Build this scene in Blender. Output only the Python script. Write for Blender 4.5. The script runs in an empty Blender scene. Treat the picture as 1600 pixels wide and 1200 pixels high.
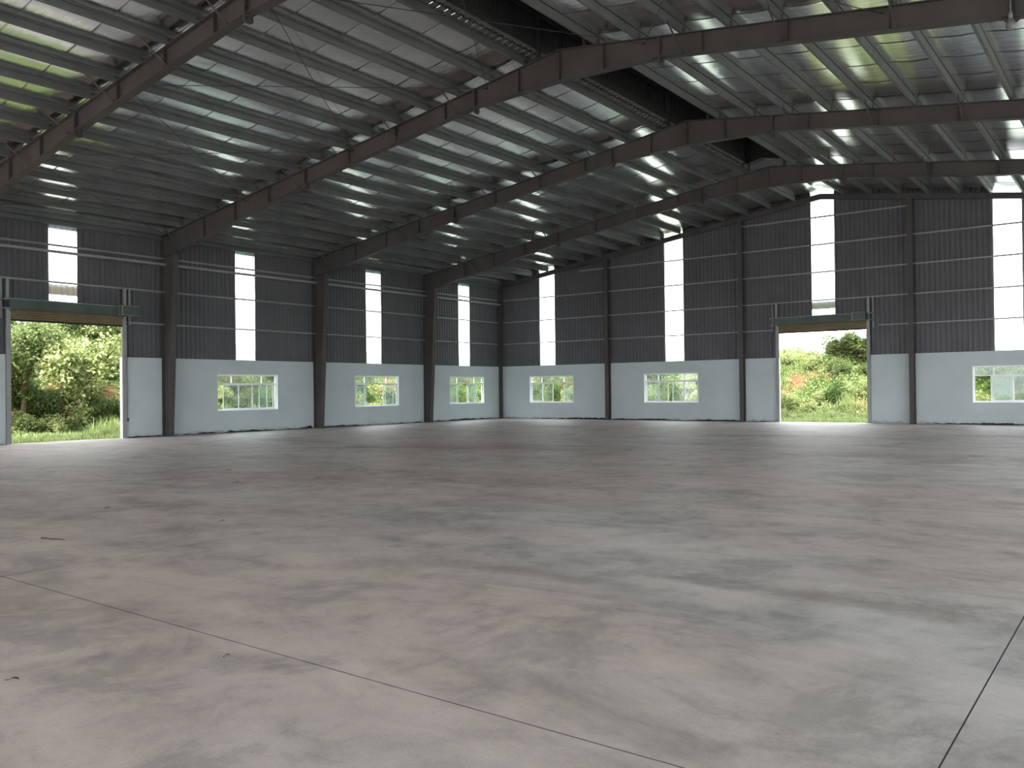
import bpy, math, random
from mathutils import Matrix, Vector
random.seed(7)
S = bpy.context.scene
COL = S.collection

# ------------------------------------------------------------------ camera
CX, CY, CZ = 30.531, -39.353, 1.6
YAW, PITCH, ROLL, FPX = -0.6471, 0.00778, -0.01108, 1330.49
d = Vector((math.sin(YAW)*math.cos(PITCH), math.cos(YAW)*math.cos(PITCH), math.sin(PITCH)))
r0 = Vector((math.cos(YAW), -math.sin(YAW), 0)); u0 = r0.cross(d)
rr = math.cos(ROLL)*r0 + math.sin(ROLL)*u0; uu = -math.sin(ROLL)*r0 + math.cos(ROLL)*u0
cam = bpy.data.cameras.new('camera'); cam.sensor_width = 36; cam.lens = FPX*36/1600
cam.clip_end = 500
co = bpy.data.objects.new('camera', cam); COL.objects.link(co)
co.matrix_world = Matrix(((rr.x, uu.x, -d.x, CX), (rr.y, uu.y, -d.y, CY), (rr.z, uu.z, -d.z, CZ), (0, 0, 0, 1)))
S.camera = co

# ------------------------------------------------------------------ sky, sun, exposure
W = bpy.data.worlds.new('overcast_sky'); S.world = W; W.use_nodes = True
wb = W.node_tree.nodes['Background']
wb.inputs[0].default_value = (0.93, 0.97, 1.0, 1); wb.inputs[1].default_value = 3.4
W.cycles.sampling_method = 'MANUAL'; W.cycles.sample_map_resolution = 64
sun = bpy.data.lights.new('sun', 'SUN'); sun.energy = 5.0; sun.angle = math.radians(6); sun.color = (1, 0.96, 0.88)
so = bpy.data.objects.new('sun', sun); COL.objects.link(so)
so.location = (20, -60, 60)
so.rotation_euler = Vector((-0.35, 0.5, -1.0)).to_track_quat('-Z', 'Y').to_euler()
S.view_settings.view_transform = 'Standard'; S.view_settings.look = 'None'
S.view_settings.exposure = 1.3; S.view_settings.gamma = 1.0; S.view_settings.use_curve_mapping = False
cy = S.cycles
cy.max_bounces = 10; cy.diffuse_bounces = 6; cy.glossy_bounces = 4; cy.transmission_bounces = 6; cy.transparent_max_bounces = 12
cy.sample_clamp_indirect = 6.0; cy.use_denoising = True
try:
    cy.denoiser = 'OPENIMAGEDENOISE'; cy.denoising_input_passes = 'RGB_ALBEDO_NORMAL'; cy.denoising_prefilter = 'ACCURATE'
except Exception: pass

# ------------------------------------------------------------------ materials
def mat(name, col, rough=0.6, metal=0.0, spec=0.5):
    m = bpy.data.materials.new(name); m.use_nodes = True
    b = m.node_tree.nodes['Principled BSDF']
    b.inputs['Base Color'].default_value = (*col, 1); b.inputs['Roughness'].default_value = rough
    b.inputs['Metallic'].default_value = metal; b.inputs['Specular IOR Level'].default_value = spec
    return m
class G:
    def __init__(s, m): s.m = m; s.t = m.node_tree; s.b = s.t.nodes['Principled BSDF']
    def n(s, typ, **k):
        x = s.t.nodes.new(typ)
        for a, v in k.items():
            if a.startswith('i_'): x.inputs[a[2:].replace('_', ' ')].default_value = v
            else: setattr(x, a, v)
        return x
    def l(s, a, b): s.t.links.new(a, b)
    def coord(s, scale=(1, 1, 1), kind='Object', rot=(0, 0, 0)):
        c = s.n('ShaderNodeTexCoord'); mp = s.n('ShaderNodeMapping')
        mp.inputs['Scale'].default_value = scale; mp.inputs['Rotation'].default_value = rot
        if kind == 'World':
            g = s.n('ShaderNodeNewGeometry'); s.l(g.outputs['Position'], mp.inputs[0])
        else: s.l(c.outputs[kind], mp.inputs[0])
        return mp.outputs[0]
    def noise(s, co, scale, detail=4, rough=0.55, dist=0.0):
        x = s.n('ShaderNodeTexNoise'); x.inputs['Scale'].default_value = scale; x.inputs['Detail'].default_value = detail
        x.inputs['Roughness'].default_value = rough; x.inputs['Distortion'].default_value = dist
        s.l(co, x.inputs['Vector']); return x.outputs['Fac']
    def ramp(s, fac, stops):
        x = s.n('ShaderNodeValToRGB'); e = x.color_ramp.elements
        while len(e) < len(stops): e.new(0.5)
        for i, (p, c) in enumerate(stops):
            e[i].position = p; e[i].color = (*c, 1) if len(c) == 3 else c
        s.l(fac, x.inputs[0]); return x.outputs[0]
    def mix(s, fac, a, b, mode='MIX'):
        x = s.n('ShaderNodeMix', data_type='RGBA', blend_type=mode)
        if isinstance(fac, float): x.inputs[0].default_value = fac
        else: s.l(fac, x.inputs[0])
        for i, v in ((6, a), (7, b)):
            if isinstance(v, tuple): x.inputs[i].default_value = (*v, 1)
            else: s.l(v, x.inputs[i])
        return x.outputs[2]
    def bump(s, h, strength, dist=0.01):
        x = s.n('ShaderNodeBump'); x.inputs['Strength'].default_value = strength; x.inputs['Distance'].default_value = dist
        s.l(h, x.inputs['Height']); s.l(x.outputs[0], s.b.inputs['Normal'])
def grey(v): return (v, v, v)

def onfloor(px, py):
    v = d+rr*((px-800)/FPX)+uu*((600-py)/FPX); t = -CZ/v.z; return CX+v.x*t, CY+v.y*t
GY = (.62, .60, .585); RD = (.80, .70, .66)
STAINS = [(28.6, -32.75, 2.0, .32, -.05, GY), (26.4, -33.3, 1.6, .22, .0, (.74, .73, .72)), (24.9, -33.6, .9, .35, .3, (.76, .76, .76)),
          (25.6, -36.5, .5, .28, .9, (.74, .74, .74)), (26.1, -36.3, .55, .2, .8, (.80, .81, .82)),
          (17.3, -29.0, 4.5, 2.4, .5, RD), (15.0, -20.5, 5.0, 2.5, .3, RD), (9.5, -8.3, 2.2, 1.0, .2, (.60, .58, .57)),
          (20.3, -11.5, 3.2, 1.3, .1, (.62, .57, .55)), (25.5, -18.5, 3.5, 1.4, .1, (.70, .69, .68)), (27.5, -9.0, 3.0, 1.4, 0, (.66, .65, .64)), (12.2, -22.2, 1.8, .8, .4, (.70, .68, .66))]
def m_concrete():
    m = mat('concrete', (.3, .29, .28), .5, 0, .5); g = G(m)
    c1 = g.coord((.05, .11, 1), 'World'); c2 = g.coord((.35, .75, 1), 'World', (0, 0, .12)); c3 = g.coord((1, 1, 1), 'World')
    big = g.noise(c1, 1.6, 5, .6, .6); mid = g.noise(c2, 1.0, 9, .68, .9); fine = g.noise(c3, 2.2, 8, .7, .4)
    speck = g.noise(c3, 60, 2, .5)
    base = g.ramp(big, [(.33, (.385, .318, .292)), (.48, (.40, .350, .328)), (.58, (.395, .364, .348)), (.70, (.405, .395, .385))])
    st = g.ramp(mid, [(.36, grey(.66)), (.45, grey(.85)), (.52, grey(.97)), (.60, grey(1.05)), (.72, grey(1.12))])
    st2 = g.ramp(fine, [(.30, grey(.70)), (.42, grey(.9)), (.5, grey(1.0)), (.68, grey(1.12))])
    a = g.mix(1.0, base, st, 'MULTIPLY'); a = g.mix(1.0, a, st2, 'MULTIPLY')
    cl = g.noise(c3, .75, 12, .72, .5)
    a = g.mix(1.0, a, g.ramp(cl, [(.40, (.76, .77, .775)), (.455, (.93, .935, .94)), (.50, (1, 1, 1)), (.60, (1.05, 1.045, 1.04))]), 'MULTIPLY')
    ge = g.n('ShaderNodeNewGeometry'); nz = g.noise(c3, 1.3, 9, .72); nz2 = g.n('ShaderNodeTexNoise'); nz2.inputs['Scale'].default_value = .9; nz2.inputs['Detail'].default_value = 6
    for cx, cy, rx, ry, rot, f in STAINS:
        mp = g.n('ShaderNodeMapping', vector_type='TEXTURE'); mp.inputs['Location'].default_value = (cx, cy, 0); mp.inputs['Rotation'].default_value = (0, 0, rot); mp.inputs['Scale'].default_value = (rx, ry, 1)
        g.l(ge.outputs['Position'], mp.inputs[0]); ln = g.n('ShaderNodeVectorMath', operation='LENGTH'); g.l(mp.outputs[0], ln.inputs[0])
        ad = g.n('ShaderNodeMath', operation='MULTIPLY_ADD'); g.l(nz, ad.inputs[0]); ad.inputs[1].default_value = 2.6; g.l(ln.outputs['Value'], ad.inputs[2])
        mr = g.n('ShaderNodeMapRange', interpolation_type='SMOOTHSTEP'); g.l(ad.outputs[0], mr.inputs[0]); mr.inputs[1].default_value = 1.35; mr.inputs[2].default_value = 2.35; mr.inputs[3].default_value = 1.0; mr.inputs[4].default_value = 0.0
        a = g.mix(mr.outputs[0], a, g.mix(1.0, a, f, 'MULTIPLY'))
    sp = g.ramp(speck, [(.3, grey(.93)), (.6, grey(1.03))]); a = g.mix(1.0, a, sp, 'MULTIPLY')
    g.l(a, g.b.inputs['Base Color'])
    ro = g.ramp(mid, [(.35, grey(.50)), (.65, grey(.64))]); g.l(ro, g.b.inputs['Roughness'])
    g.bump(fine, .12, .01); return m
def m_plaster():
    m = mat('pale_blue_plaster', (.56, .62, .635), .85, 0, .2); g = G(m)
    c = g.coord((1, 1, 1), 'World'); big = g.noise(c, .6, 5, .6)
    col = g.ramp(big, [(.3, (.42, .475, .49)), (.7, (.485, .535, .55))])
    # splashed dirt low on the wall, with a ragged edge
    ge = g.n('ShaderNodeNewGeometry'); sx = g.n('ShaderNodeSeparateXYZ'); g.l(ge.outputs['Position'], sx.inputs[0])
    nz = g.noise(g.coord((2.2, 2.2, 5), 'World'), 1.6, 6, .7)
    ma = g.n('ShaderNodeMath', operation='MULTIPLY_ADD'); g.l(nz, ma.inputs[0]); ma.inputs[1].default_value = -.75; g.l(sx.outputs[2], ma.inputs[2])
    f = g.ramp(ma.outputs[0], [(0.0, grey(1)), (.02, grey(.0))])
    mr = g.n('ShaderNodeMapRange'); g.l(ma.outputs[0], mr.inputs[0]); mr.inputs[1].default_value = -.42; mr.inputs[2].default_value = -.27
    mr.inputs[3].default_value = .75; mr.inputs[4].default_value = 0.0
    a = g.mix(mr.outputs[0], col, (.20, .18, .165)); g.l(a, g.b.inputs['Base Color'])
    g.bump(g.noise(c, 40, 3), .15, .004); return m
def m_steel(name, a, b, rough=.6, metal=0.0):
    m = mat(name, a, rough, metal, .35); g = G(m)
    n = g.noise(g.coord((1, 1, .6), 'World'), 1.1, 6, .65)
    g.l(g.ramp(n, [(.35, a), (.65, b)]), g.b.inputs['Base Color']); return m
def m_foil():
    m = mat('aluminium_foil', (.80, .81, .82), .2, 1.0); g = G(m)
    c = g.coord((1, 1, 1), 'World')
    n1 = g.noise(g.coord((.35, 9, 1), 'World'), 1.3, 5, .65, .3)
    n2 = g.noise(g.coord((1.2, 2.2, 1), 'World'), 2.0, 4, .6)
    n3 = g.noise(c, 26, 2, .5)
    ma = g.n('ShaderNodeMath', operation='MULTIPLY_ADD'); g.l(n1, ma.inputs[0]); ma.inputs[1].default_value = .55; g.l(n2, ma.inputs[2])
    mb = g.n('ShaderNodeMath', operation='MULTIPLY_ADD'); g.l(n3, mb.inputs[0]); mb.inputs[1].default_value = .03; g.l(ma.outputs[0], mb.inputs[2])
    g.l(g.ramp(n2, [(.3, (.80, .81, .82)), (.7, (.90, .905, .91))]), g.b.inputs['Base Color'])
    g.l(g.ramp(n1, [(.3, grey(.13)), (.7, grey(.21))]), g.b.inputs['Roughness'])
    g.bump(mb.outputs[0], .22, .03); return m
def m_translucent():
    m = bpy.data.materials.new('clear_ribbed_plastic'); m.use_nodes = True; t = m.node_tree; t.nodes.clear()
    o = t.nodes.new('ShaderNodeOutputMaterial'); tr = t.nodes.new('ShaderNodeBsdfTransparent'); tl = t.nodes.new('ShaderNodeBsdfTranslucent')
    gl = t.nodes.new('ShaderNodeBsdfGlossy'); m1 = t.nodes.new('ShaderNodeMixShader'); m2 = t.nodes.new('ShaderNodeMixShader')
    tr.inputs[0].default_value = (.93, .96, .95, 1); tl.inputs[0].default_value = (.9, .93, .92, 1); gl.inputs['Roughness'].default_value = .25
    m1.inputs[0].default_value = .42; m2.inputs[0].default_value = .05
    t.links.new(tr.outputs[0], m1.inputs[1]); t.links.new(tl.outputs[0], m1.inputs[2])
    t.links.new(m1.outputs[0], m2.inputs[1]); t.links.new(gl.outputs[0], m2.inputs[2]); t.links.new(m2.outputs[0], o.inputs[0]); return m
def m_glass():
    m = bpy.data.materials.new('dusty_window_glass'); m.use_nodes = True; t = m.node_tree; t.nodes.clear()
    o = t.nodes.new('ShaderNodeOutputMaterial'); tr = t.nodes.new('ShaderNodeBsdfTransparent'); tl = t.nodes.new('ShaderNodeBsdfTranslucent')
    gl = t.nodes.new('ShaderNodeBsdfGlossy'); m1 = t.nodes.new('ShaderNodeMixShader'); m2 = t.nodes.new('ShaderNodeMixShader')
    tr.inputs[0].default_value = (.86, .9, .89, 1); tl.inputs[0].default_value = (.8, .85, .85, 1); gl.inputs['Roughness'].default_value = .04
    m1.inputs[0].default_value = .025; m2.inputs[0].default_value = .02
    t.links.new(tr.outputs[0], m1.inputs[1]); t.links.new(tl.outputs[0], m1.inputs[2])
    t.links.new(m1.outputs[0], m2.inputs[1]); t.links.new(gl.outputs[0], m2.inputs[2]); t.links.new(m2.outputs[0], o.inputs[0]); return m
def m_leaf(name, cols, trans=.35):
    m = mat(name, cols[0], .55, 0, .25); g = G(m)
    ge = g.n('ShaderNodeNewGeometry'); n = len(cols)
    c = g.ramp(ge.outputs['Random Per Island'], [(i/(n-1), cols[i]) for i in range(n)])
    g.l(c, g.b.inputs['Base Color'])
    tl = g.n('ShaderNodeBsdfTranslucent'); g.l(c, tl.inputs[0]); mx = g.n('ShaderNodeMixShader'); mx.inputs[0].default_value = trans
    o = g.t.nodes['Material Output']; g.l(g.b.outputs[0], mx.inputs[1]); g.l(tl.outputs[0], mx.inputs[2]); g.l(mx.outputs[0], o.inputs[0]); return m
# points on the bank where bare red soil shows, and their radius
def spot_left(yw, dx): return -dx, yw+(yw-CY)/CX*dx      # on the sight line through (0, yw), dx outside the left wall
def spot_back(xw, dy): return xw+(xw-CX)/(-CY)*dy, dy
BARE = [(*spot_back(17.3, 7.5), .5), (*spot_back(20.05, 6.2), .55), (*spot_left(-9.1, 7.2), .45), (*spot_left(-23.35, 6.4), .4)]
def bare(x, y, m=0.0): return any(math.hypot(x-p, y-q) < r+m for p, q, r in BARE)
def m_soil():
    m = mat('red_soil_and_weeds', (.3, .14, .07), .95, 0, .1); g = G(m)
    c = g.coord((1, 1, 1), 'World'); a = g.noise(c, .35, 6, .65); b = g.noise(c, 2.5, 6, .7)
    soil = g.ramp(b, [(.3, (.13, .06, .03)), (.55, (.22, .105, .055)), (.75, (.28, .165, .10))])
    weed = g.ramp(b, [(.3, (.025, .045, .012)), (.6, (.06, .10, .025)), (.75, (.11, .15, .05))])
    c0 = g.mix(g.ramp(a, [(.38, grey(0)), (.44, grey(1))]), soil, weed)
    ge = g.n('ShaderNodeNewGeometry'); bare = g.ramp(b, [(.3, (.10, .05, .028)), (.55, (.19, .095, .055)), (.75, (.26, .165, .11))])
    for px, py, rad in BARE:
        sb = g.n('ShaderNodeVectorMath', operation='SUBTRACT'); g.l(ge.outputs['Position'], sb.inputs[0]); sb.inputs[1].default_value = (px, py, 0)
        ml = g.n('ShaderNodeVectorMath', operation='MULTIPLY'); g.l(sb.outputs[0], ml.inputs[0]); ml.inputs[1].default_value = (1, 1, 0)
        ln = g.n('ShaderNodeVectorMath', operation='LENGTH'); g.l(ml.outputs[0], ln.inputs[0])
        ad = g.n('ShaderNodeMath', operation='MULTIPLY_ADD'); g.l(b, ad.inputs[0]); ad.inputs[1].default_value = 2.2; g.l(ln.outputs['Value'], ad.inputs[2])
        mr = g.n('ShaderNodeMapRange'); g.l(ad.outputs[0], mr.inputs[0]); mr.inputs[1].default_value = rad+1.0; mr.inputs[2].default_value = rad+1.25; mr.inputs[3].default_value = 1; mr.inputs[4].default_value = 0
        c0 = g.mix(mr.outputs[0], c0, bare)
    g.l(c0, g.b.inputs['Base Color']); g.bump(b, .6, .15); return m

M = dict(
    concrete=m_concrete(), plaster=m_plaster(), foil=m_foil(), clear=m_translucent(), glass=m_glass(), soil=m_soil(),
    frame=m_steel('grey_brown_primed_steel', (.052, .048, .046), (.072, .067, .064), .6),
    purlin=m_steel('galvanised_purlin_steel', (.115, .126, .123), (.155, .167, .164), .5, .25),
    girt=m_steel('galvanised_girt_steel', (.22, .225, .225), (.28, .285, .285), .5, .2),
    clad=m_steel('grey_painted_cladding', (.078, .079, .088), (.095, .096, .106), .5),
    dark=m_steel('dark_weathered_sheet', (.022, .023, .024), (.035, .036, .036), .6),
    sheet=m_steel('bare_roof_sheet', (.11, .11, .108), (.15, .15, .147), .6, .0),
    white=mat('white_painted_aluminium', (.80, .82, .83), .4), whitewash=mat('white_lime_paint', (.82, .84, .84), .8),
    green=m_steel('dark_green_painted_steel', (.04, .062, .053), (.058, .085, .073), .45),
    tan=m_steel('tan_shutter_paint', (.15, .12, .065), (.19, .155, .085), .5),
    black=mat('black_rubber', (.015, .015, .015), .7), bolt=mat('dark_bolt_steel', (.03, .03, .03), .6),
    blue=mat('blue_gutter_paint', (.10, .27, .45), .5), dirt=m_steel('dark_damp_soil', (.018, .015, .013), (.05, .042, .036), .95),
    redyard=m_steel('bare_red_earth', (.38, .20, .13), (.50, .29, .20), .95), yard=m_steel('pale_gravelly_earth', (.26, .235, .21), (.34, .31, .28), .95), joint=mat('dark_joint_sealant', (.05, .047, .045), .95, 0, 0), bulb=mat('frosted_bulb_glass', (.16, .16, .155), .3), bark=m_steel('grey_brown_bark', (.10, .07, .045), (.17, .13, .09), .9),
    dry=m_steel('dry_brown_leaf', (.045, .03, .02), (.09, .06, .035), .8),
    leaf_light=m_leaf('light_yellow_green_leaves', [(.17, .22, .06), (.27, .33, .11), (.37, .42, .19), (.46, .48, .27)]),
    leaf_mid=m_leaf('mid_green_leaves', [(.07, .105, .028), (.125, .175, .055), (.20, .26, .095), (.29, .33, .15)]),
    leaf_dark=m_leaf('deep_green_leaves', [(.025, .055, .014), (.05, .10, .024), (.09, .15, .04), (.15, .21, .07)]),
    leaf_grass=m_leaf('bright_grass', [(.19, .27, .075), (.28, .36, .12), (.36, .43, .18), (.44, .46, .26)]),
    leaf_dry=m_leaf('dry_vine', [(.13, .10, .05), (.21, .17, .09), (.16, .19, .06), (.27, .23, .13)]),
)

# ------------------------------------------------------------------ mesh helpers
class MB:
    def __init__(s): s.v = []; s.f = []
    def add(s, vs, fs):
        o = len(s.v); s.v += [tuple(v) for v in vs]; s.f += [tuple(i+o for i in f) for f in fs]; return s
    def box(s, x0, x1, y0, y1, z0, z1):
        return s.add([(x0,y0,z0),(x1,y0,z0),(x1,y1,z0),(x0,y1,z0),(x0,y0,z1),(x1,y0,z1),(x1,y1,z1),(x0,y1,z1)],
                     [(0,3,2,1),(4,5,6,7),(0,1,5,4),(1,2,6,5),(2,3,7,6),(3,0,4,7)])
    def prism(s, pts, axis, a, b):
        """closed polygon pts (2-D) extruded from a to b along axis x, y or z"""
        n = len(pts)
        f = {'x': lambda p, t: (t, p[0], p[1]), 'y': lambda p, t: (p[0], t, p[1]), 'z': lambda p, t: (p[0], p[1], t)}[axis]
        vs = [f(p, a) for p in pts] + [f(p, b) for p in pts]
        fs = [(i, (i+1) % n, n+(i+1) % n, n+i) for i in range(n)] + [tuple(range(n-1, -1, -1)), tuple(range(n, 2*n))]
        return s.add(vs, fs)
    def tube(s, p, q, r, n=6, r2=None):
        p, q = Vector(p), Vector(q); w = (q-p).normalized()
        a = w.orthogonal().normalized(); b = w.cross(a); r2 = r if r2 is None else r2
        vs = [p+(a*math.cos(t)+b*math.sin(t))*r for t in [2*math.pi*i/n for i in range(n)]] + \
             [q+(a*math.cos(t)+b*math.sin(t))*r2 for t in [2*math.pi*i/n for i in range(n)]]
        return s.add(vs, [(i, (i+1) % n, n+(i+1) % n, n+i) for i in range(n)] + [tuple(range(n-1, -1, -1)), tuple(range(n, 2*n))])
    def lathe(s, c, prof, n=12):
        o = []; fs = []
        for r, z in prof:
            o += [(c[0]+r*math.cos(2*math.pi*i/n), c[1]+r*math.sin(2*math.pi*i/n), c[2]+z) for i in range(n)]
        for k in range(len(prof)-1):
            fs += [(k*n+i, k*n+(i+1) % n, (k+1)*n+(i+1) % n, (k+1)*n+i) for i in range(n)]
        return s.add(o, fs)
    def mesh(s, name, m, off=(0, 0, 0), smooth=False):
        me = bpy.data.meshes.new(name)
        me.from_pydata([(v[0]-off[0], v[1]-off[1], v[2]-off[2]) for v in s.v], [], s.f)
        me.materials.append(M[m] if isinstance(m, str) else m)
        if smooth: me.polygons.foreach_set('use_smooth', [True]*len(me.polygons))
        me.update(); return me
    def base(s):
        xs, ys, zs = zip(*s.v); return ((min(xs)+max(xs))/2, (min(ys)+max(ys))/2, min(zs))
WORLD = {}
def wl(o): return WORLD.get(o.name, (0, 0, 0))
def part(name, mb, m, parent, smooth=False):
    """a child mesh; vertices given in world coordinates"""
    b = mb.base(); pw = wl(parent)
    o = bpy.data.objects.new(name, mb.mesh(name, m, b, smooth)); COL.objects.link(o)
    o.parent = parent; o.location = (b[0]-pw[0], b[1]-pw[1], b[2]-pw[2]); WORLD[o.name] = b; return o
def inst(name, me, parent, at):
    """a child that shares mesh data; at in world coordinates"""
    pw = wl(parent); o = bpy.data.objects.new(name, me); COL.objects.link(o); o.parent = parent
    o.location = (at[0]-pw[0], at[1]-pw[1], at[2]-pw[2]); WORLD[o.name] = at; return o
def tag(o, label, cat=None, group=None, kind=None):
    o['label'] = label
    if cat: o['category'] = cat
    if group: o['group'] = group
    if kind: o['kind'] = kind
    return o
def empty(name, at, label=None, cat=None, group=None, kind=None):
    o = bpy.data.objects.new(name, None); COL.objects.link(o); o.location = at; o.empty_display_size = .2; WORLD[o.name] = tuple(at)
    if label: tag(o, label, cat, group, kind)
    return o
def solo(name, mb, m, label, cat, group=None, kind=None, smooth=False):
    b = mb.base(); o = bpy.data.objects.new(name, mb.mesh(name, m, b, smooth)); COL.objects.link(o); o.location = b; WORLD[o.name] = b
    return tag(o, label, cat, group, kind)
def copy_tree(o, parent=None):
    c = o.copy(); COL.objects.link(c)
    if parent is not None: c.parent = parent
    for ch in list(o.children): copy_tree(ch, c)
    return c
ORD = ['first', 'second', 'third', 'fourth', 'fifth', 'sixth', 'seventh', 'eighth', 'ninth', 'tenth', 'eleventh', 'twelfth',
       'thirteenth', 'fourteenth', 'fifteenth', 'sixteenth']

# ------------------------------------------------------------------ layout of the hall
SPAN, RX, SL = 37.0, 18.5, 0.1405
LEN = 50.8
FY = [-6.5, -13.8, -21.2, -28.6, -36.0, -43.4, -50.6]      # portal frames
GC = [7.3, 14.75, 22.28, 29.7]                              # gable columns
HW = 3.0                                                    # height of the masonry
def top(x): return 10.30-SL*abs(x-RX)                       # top of the rafters
PH = .20                                                    # purlin depth
PX = [.12]+[1.27+1.152*k for k in range(15)]                # left slope purlins (17.40 = edge of ridge opening)
OPEN_END = -6.75                                            # ridge opening runs from here to the front
L0, R0 = PX[-1], SPAN-PX[-1]

# ------------------------------------------------------------------ floor: cast slabs on the column grid
fl = empty('floor', (RX, -LEN/2, 0), 'grey cast concrete floor in large square slabs with stains', kind='structure')
part('subfloor', MB().box(-.2, SPAN+.2, -LEN, .2, -.4, -.16), 'concrete', fl)
gx = [-.2, 7.40, 14.85, 22.33, 29.785, SPAN+.2]; gy = [.2, -6.5, -13.8, -21.2, -28.6, -36.05, -43.4, -LEN]
J = .004
for i in range(len(gx)-1):
    for j in range(len(gy)-1):
        x0, x1, y1, y0 = gx[i]+J, gx[i+1]-J, gy[j]-J, gy[j+1]+J
        part('concrete_slab', MB().box(x0, x1, y0, y1, -.16, 0), 'concrete', fl)
for x in gx[1:-1]: part('joint_filler', MB().box(x-J, x+J, -LEN, .2, -.16, -.0002), 'joint', fl)
for y in gy[1:-1]:
    for a, b in zip(gx, gx[1:]): part('joint_filler', MB().box(a+J, b-J, y-J, y+J, -.16, -.0002), 'joint', fl)

# ------------------------------------------------------------------ masonry with openings
def wall_cells(us, zs, hole):
    return [(u0, u1, z0, z1) for u0, u1 in zip(us, us[1:]) for z0, z1 in zip(zs, zs[1:])
            if not any(u0 >= h[0]-1e-6 and u1 <= h[1]+1e-6 and z0 >= h[2]-1e-6 and z1 <= h[3]+1e-6 for h in hole)]
def masonry(axis, a, b, t0, t1, height, holes):
    us = sorted({a, b, *[h[0] for h in holes], *[h[1] for h in holes]}); zs = sorted({0, height, *[min(h[2], height) for h in holes], *[min(h[3], height) for h in holes]})
    hs = [(h[0], h[1], h[2], min(h[3], height)) for h in holes]
    cells = wall_cells(us, zs, hs); S_ = {(round(c[0], 4), round(c[2], 4)) for c in cells}
    mb = MB(); P = (lambda u, t, z: (t, u, z)) if axis == 'y' else (lambda u, t, z: (u, t, z))
    iu = {round(u, 4): k for k, u in enumerate(us)}; iz = {round(z, 4): k for k, z in enumerate(zs)}
    def solid(k, l): return 0 <= k < len(us)-1 and 0 <= l < len(zs)-1 and (round(us[k], 4), round(zs[l], 4)) in S_
    for u0, u1, z0, z1 in cells:
        k, l = iu[round(u0, 4)], iz[round(z0, 4)]
        for t in (t0, t1): mb.add([P(u0,t,z0),P(u1,t,z0),P(u1,t,z1),P(u0,t,z1)], [(0,1,2,3)])
        if not solid(k-1, l): mb.add([P(u0,t0,z0),P(u0,t1,z0),P(u0,t1,z1),P(u0,t0,z1)], [(0,1,2,3)])
        if not solid(k+1, l): mb.add([P(u1,t0,z0),P(u1,t1,z0),P(u1,t1,z1),P(u1,t0,z1)], [(0,1,2,3)])
        if not solid(k, l-1): mb.add([P(u0,t0,z0),P(u1,t0,z0),P(u1,t1,z0),P(u0,t1,z0)], [(0,1,2,3)])
        if not solid(k, l+1): mb.add([P(u0,t0,z1),P(u1,t0,z1),P(u1,t1,z1),P(u0,t1,z1)], [(0,1,2,3)])
    return mb
WZ0, WZ1 = .90, 2.40
EW = [(-4.55, -1.60), (-11.40, -8.45), (-18.88, -15.89)]     # windows, left wall (y)
GW = [(2.06, 5.03), (9.38, 12.40), (24.53, 27.53)]           # windows, back wall (x)
ED = (-26.82, -22.86); GD = (16.45, 20.47); DZ = 4.50         # roller doors
ED2 = (-35.4, -29.2)                                          # open doorway beyond the picture's left edge
wl_ = empty('wall_left', (0, -LEN/2, 0), 'left long wall, pale blue plaster below and grey ribbed cladding above', kind='structure')
part('masonry', masonry('y', -LEN, .2, -.2, 0, HW, [(*w, WZ0, WZ1) for w in EW]+[(*ED, 0, 9), (*ED2, 0, 9)]), 'plaster', wl_)
wb_ = empty('wall_back', (RX, 0, 0), 'back gable wall, pale blue plaster below and grey ribbed cladding above', kind='structure')
part('masonry', masonry('x', 0, SPAN, 0, .2, HW, [(*w, WZ0, WZ1) for w in GW]+[(*GD, 0, 9)]), 'plaster', wb_)

# cladding sheets, one mesh per sheet
CP = .08   # cladding plane behind the inner face of the masonry
def ribs(a, b):
    """rib profile between a and b: list of (u, depth)"""
    out = []; k0 = math.floor(a/.2)-1
    for k in range(k0, math.ceil(b/.2)+1):
        for du, dp in ((0, 0), (.115, 0), (.135, .03), (.18, .03)):
            out.append((k*.2+du, dp))
    out.append(((math.ceil(b/.2)+1)*.2, 0))
    def ip(u):
        for (u0, d0), (u1, d1) in zip(out, out[1:]):
            if u0 <= u <= u1: return d0+(d1-d0)*(u-u0)/(u1-u0)
        return 0
    return [(a, ip(a))]+[p for p in out if a+1e-4 < p[0] < b-1e-4]+[(b, ip(b))]
def sheet(axis, a, b, zb, ztop, sgn, plane, lift=0.0):
    mb = MB(); pr = ribs(a, b); vs = []
    for u, dp in pr:
        t = plane+sgn*(dp+lift)
        for z in (zb, ztop(u)): vs.append((t, u, z) if axis == 'y' else (u, t, z))
    n = len(pr); mb.add(vs, [(2*i, 2*i+2, 2*i+3, 2*i+1) for i in range(n-1)])
    return mb
def lay(axis, a, b, strips, holes, ztop, sgn, plane, parent):
    """1 m sheets between the clear strips; sheets over a door start at its lintel"""
    cuts = [a]
    for s0, s1 in strips: cuts += [s0, s1]
    cuts.append(b); segs = []
    for k in range(len(cuts)-1):
        u0, u1 = cuts[k], cuts[k+1]
        if k % 2: segs.append((u0, u1, True)); continue
        bps = sorted({u0, u1, *[h[i] for h in holes for i in (0, 1) if u0 < h[i] < u1]})
        for v0, v1 in zip(bps, bps[1:]):
            n = max(1, math.ceil((v1-v0)/1.03))
            for i in range(n): segs.append((v0+(v1-v0)*i/n, v0+(v1-v0)*(i+1)/n, False))
    for u0, u1, clear in segs:
        m_ = (u0+u1)/2; zb = HW
        for h in holes:
            if h[0] < m_ < h[1]: zb = h[2]
        p = part('translucent_sheet' if clear else 'cladding_sheet', sheet(axis, u0, u1, zb, ztop, sgn, plane), 'clear' if clear else 'clad', parent)
        if clear: p['label'] = 'clear ribbed daylight strip'
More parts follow.
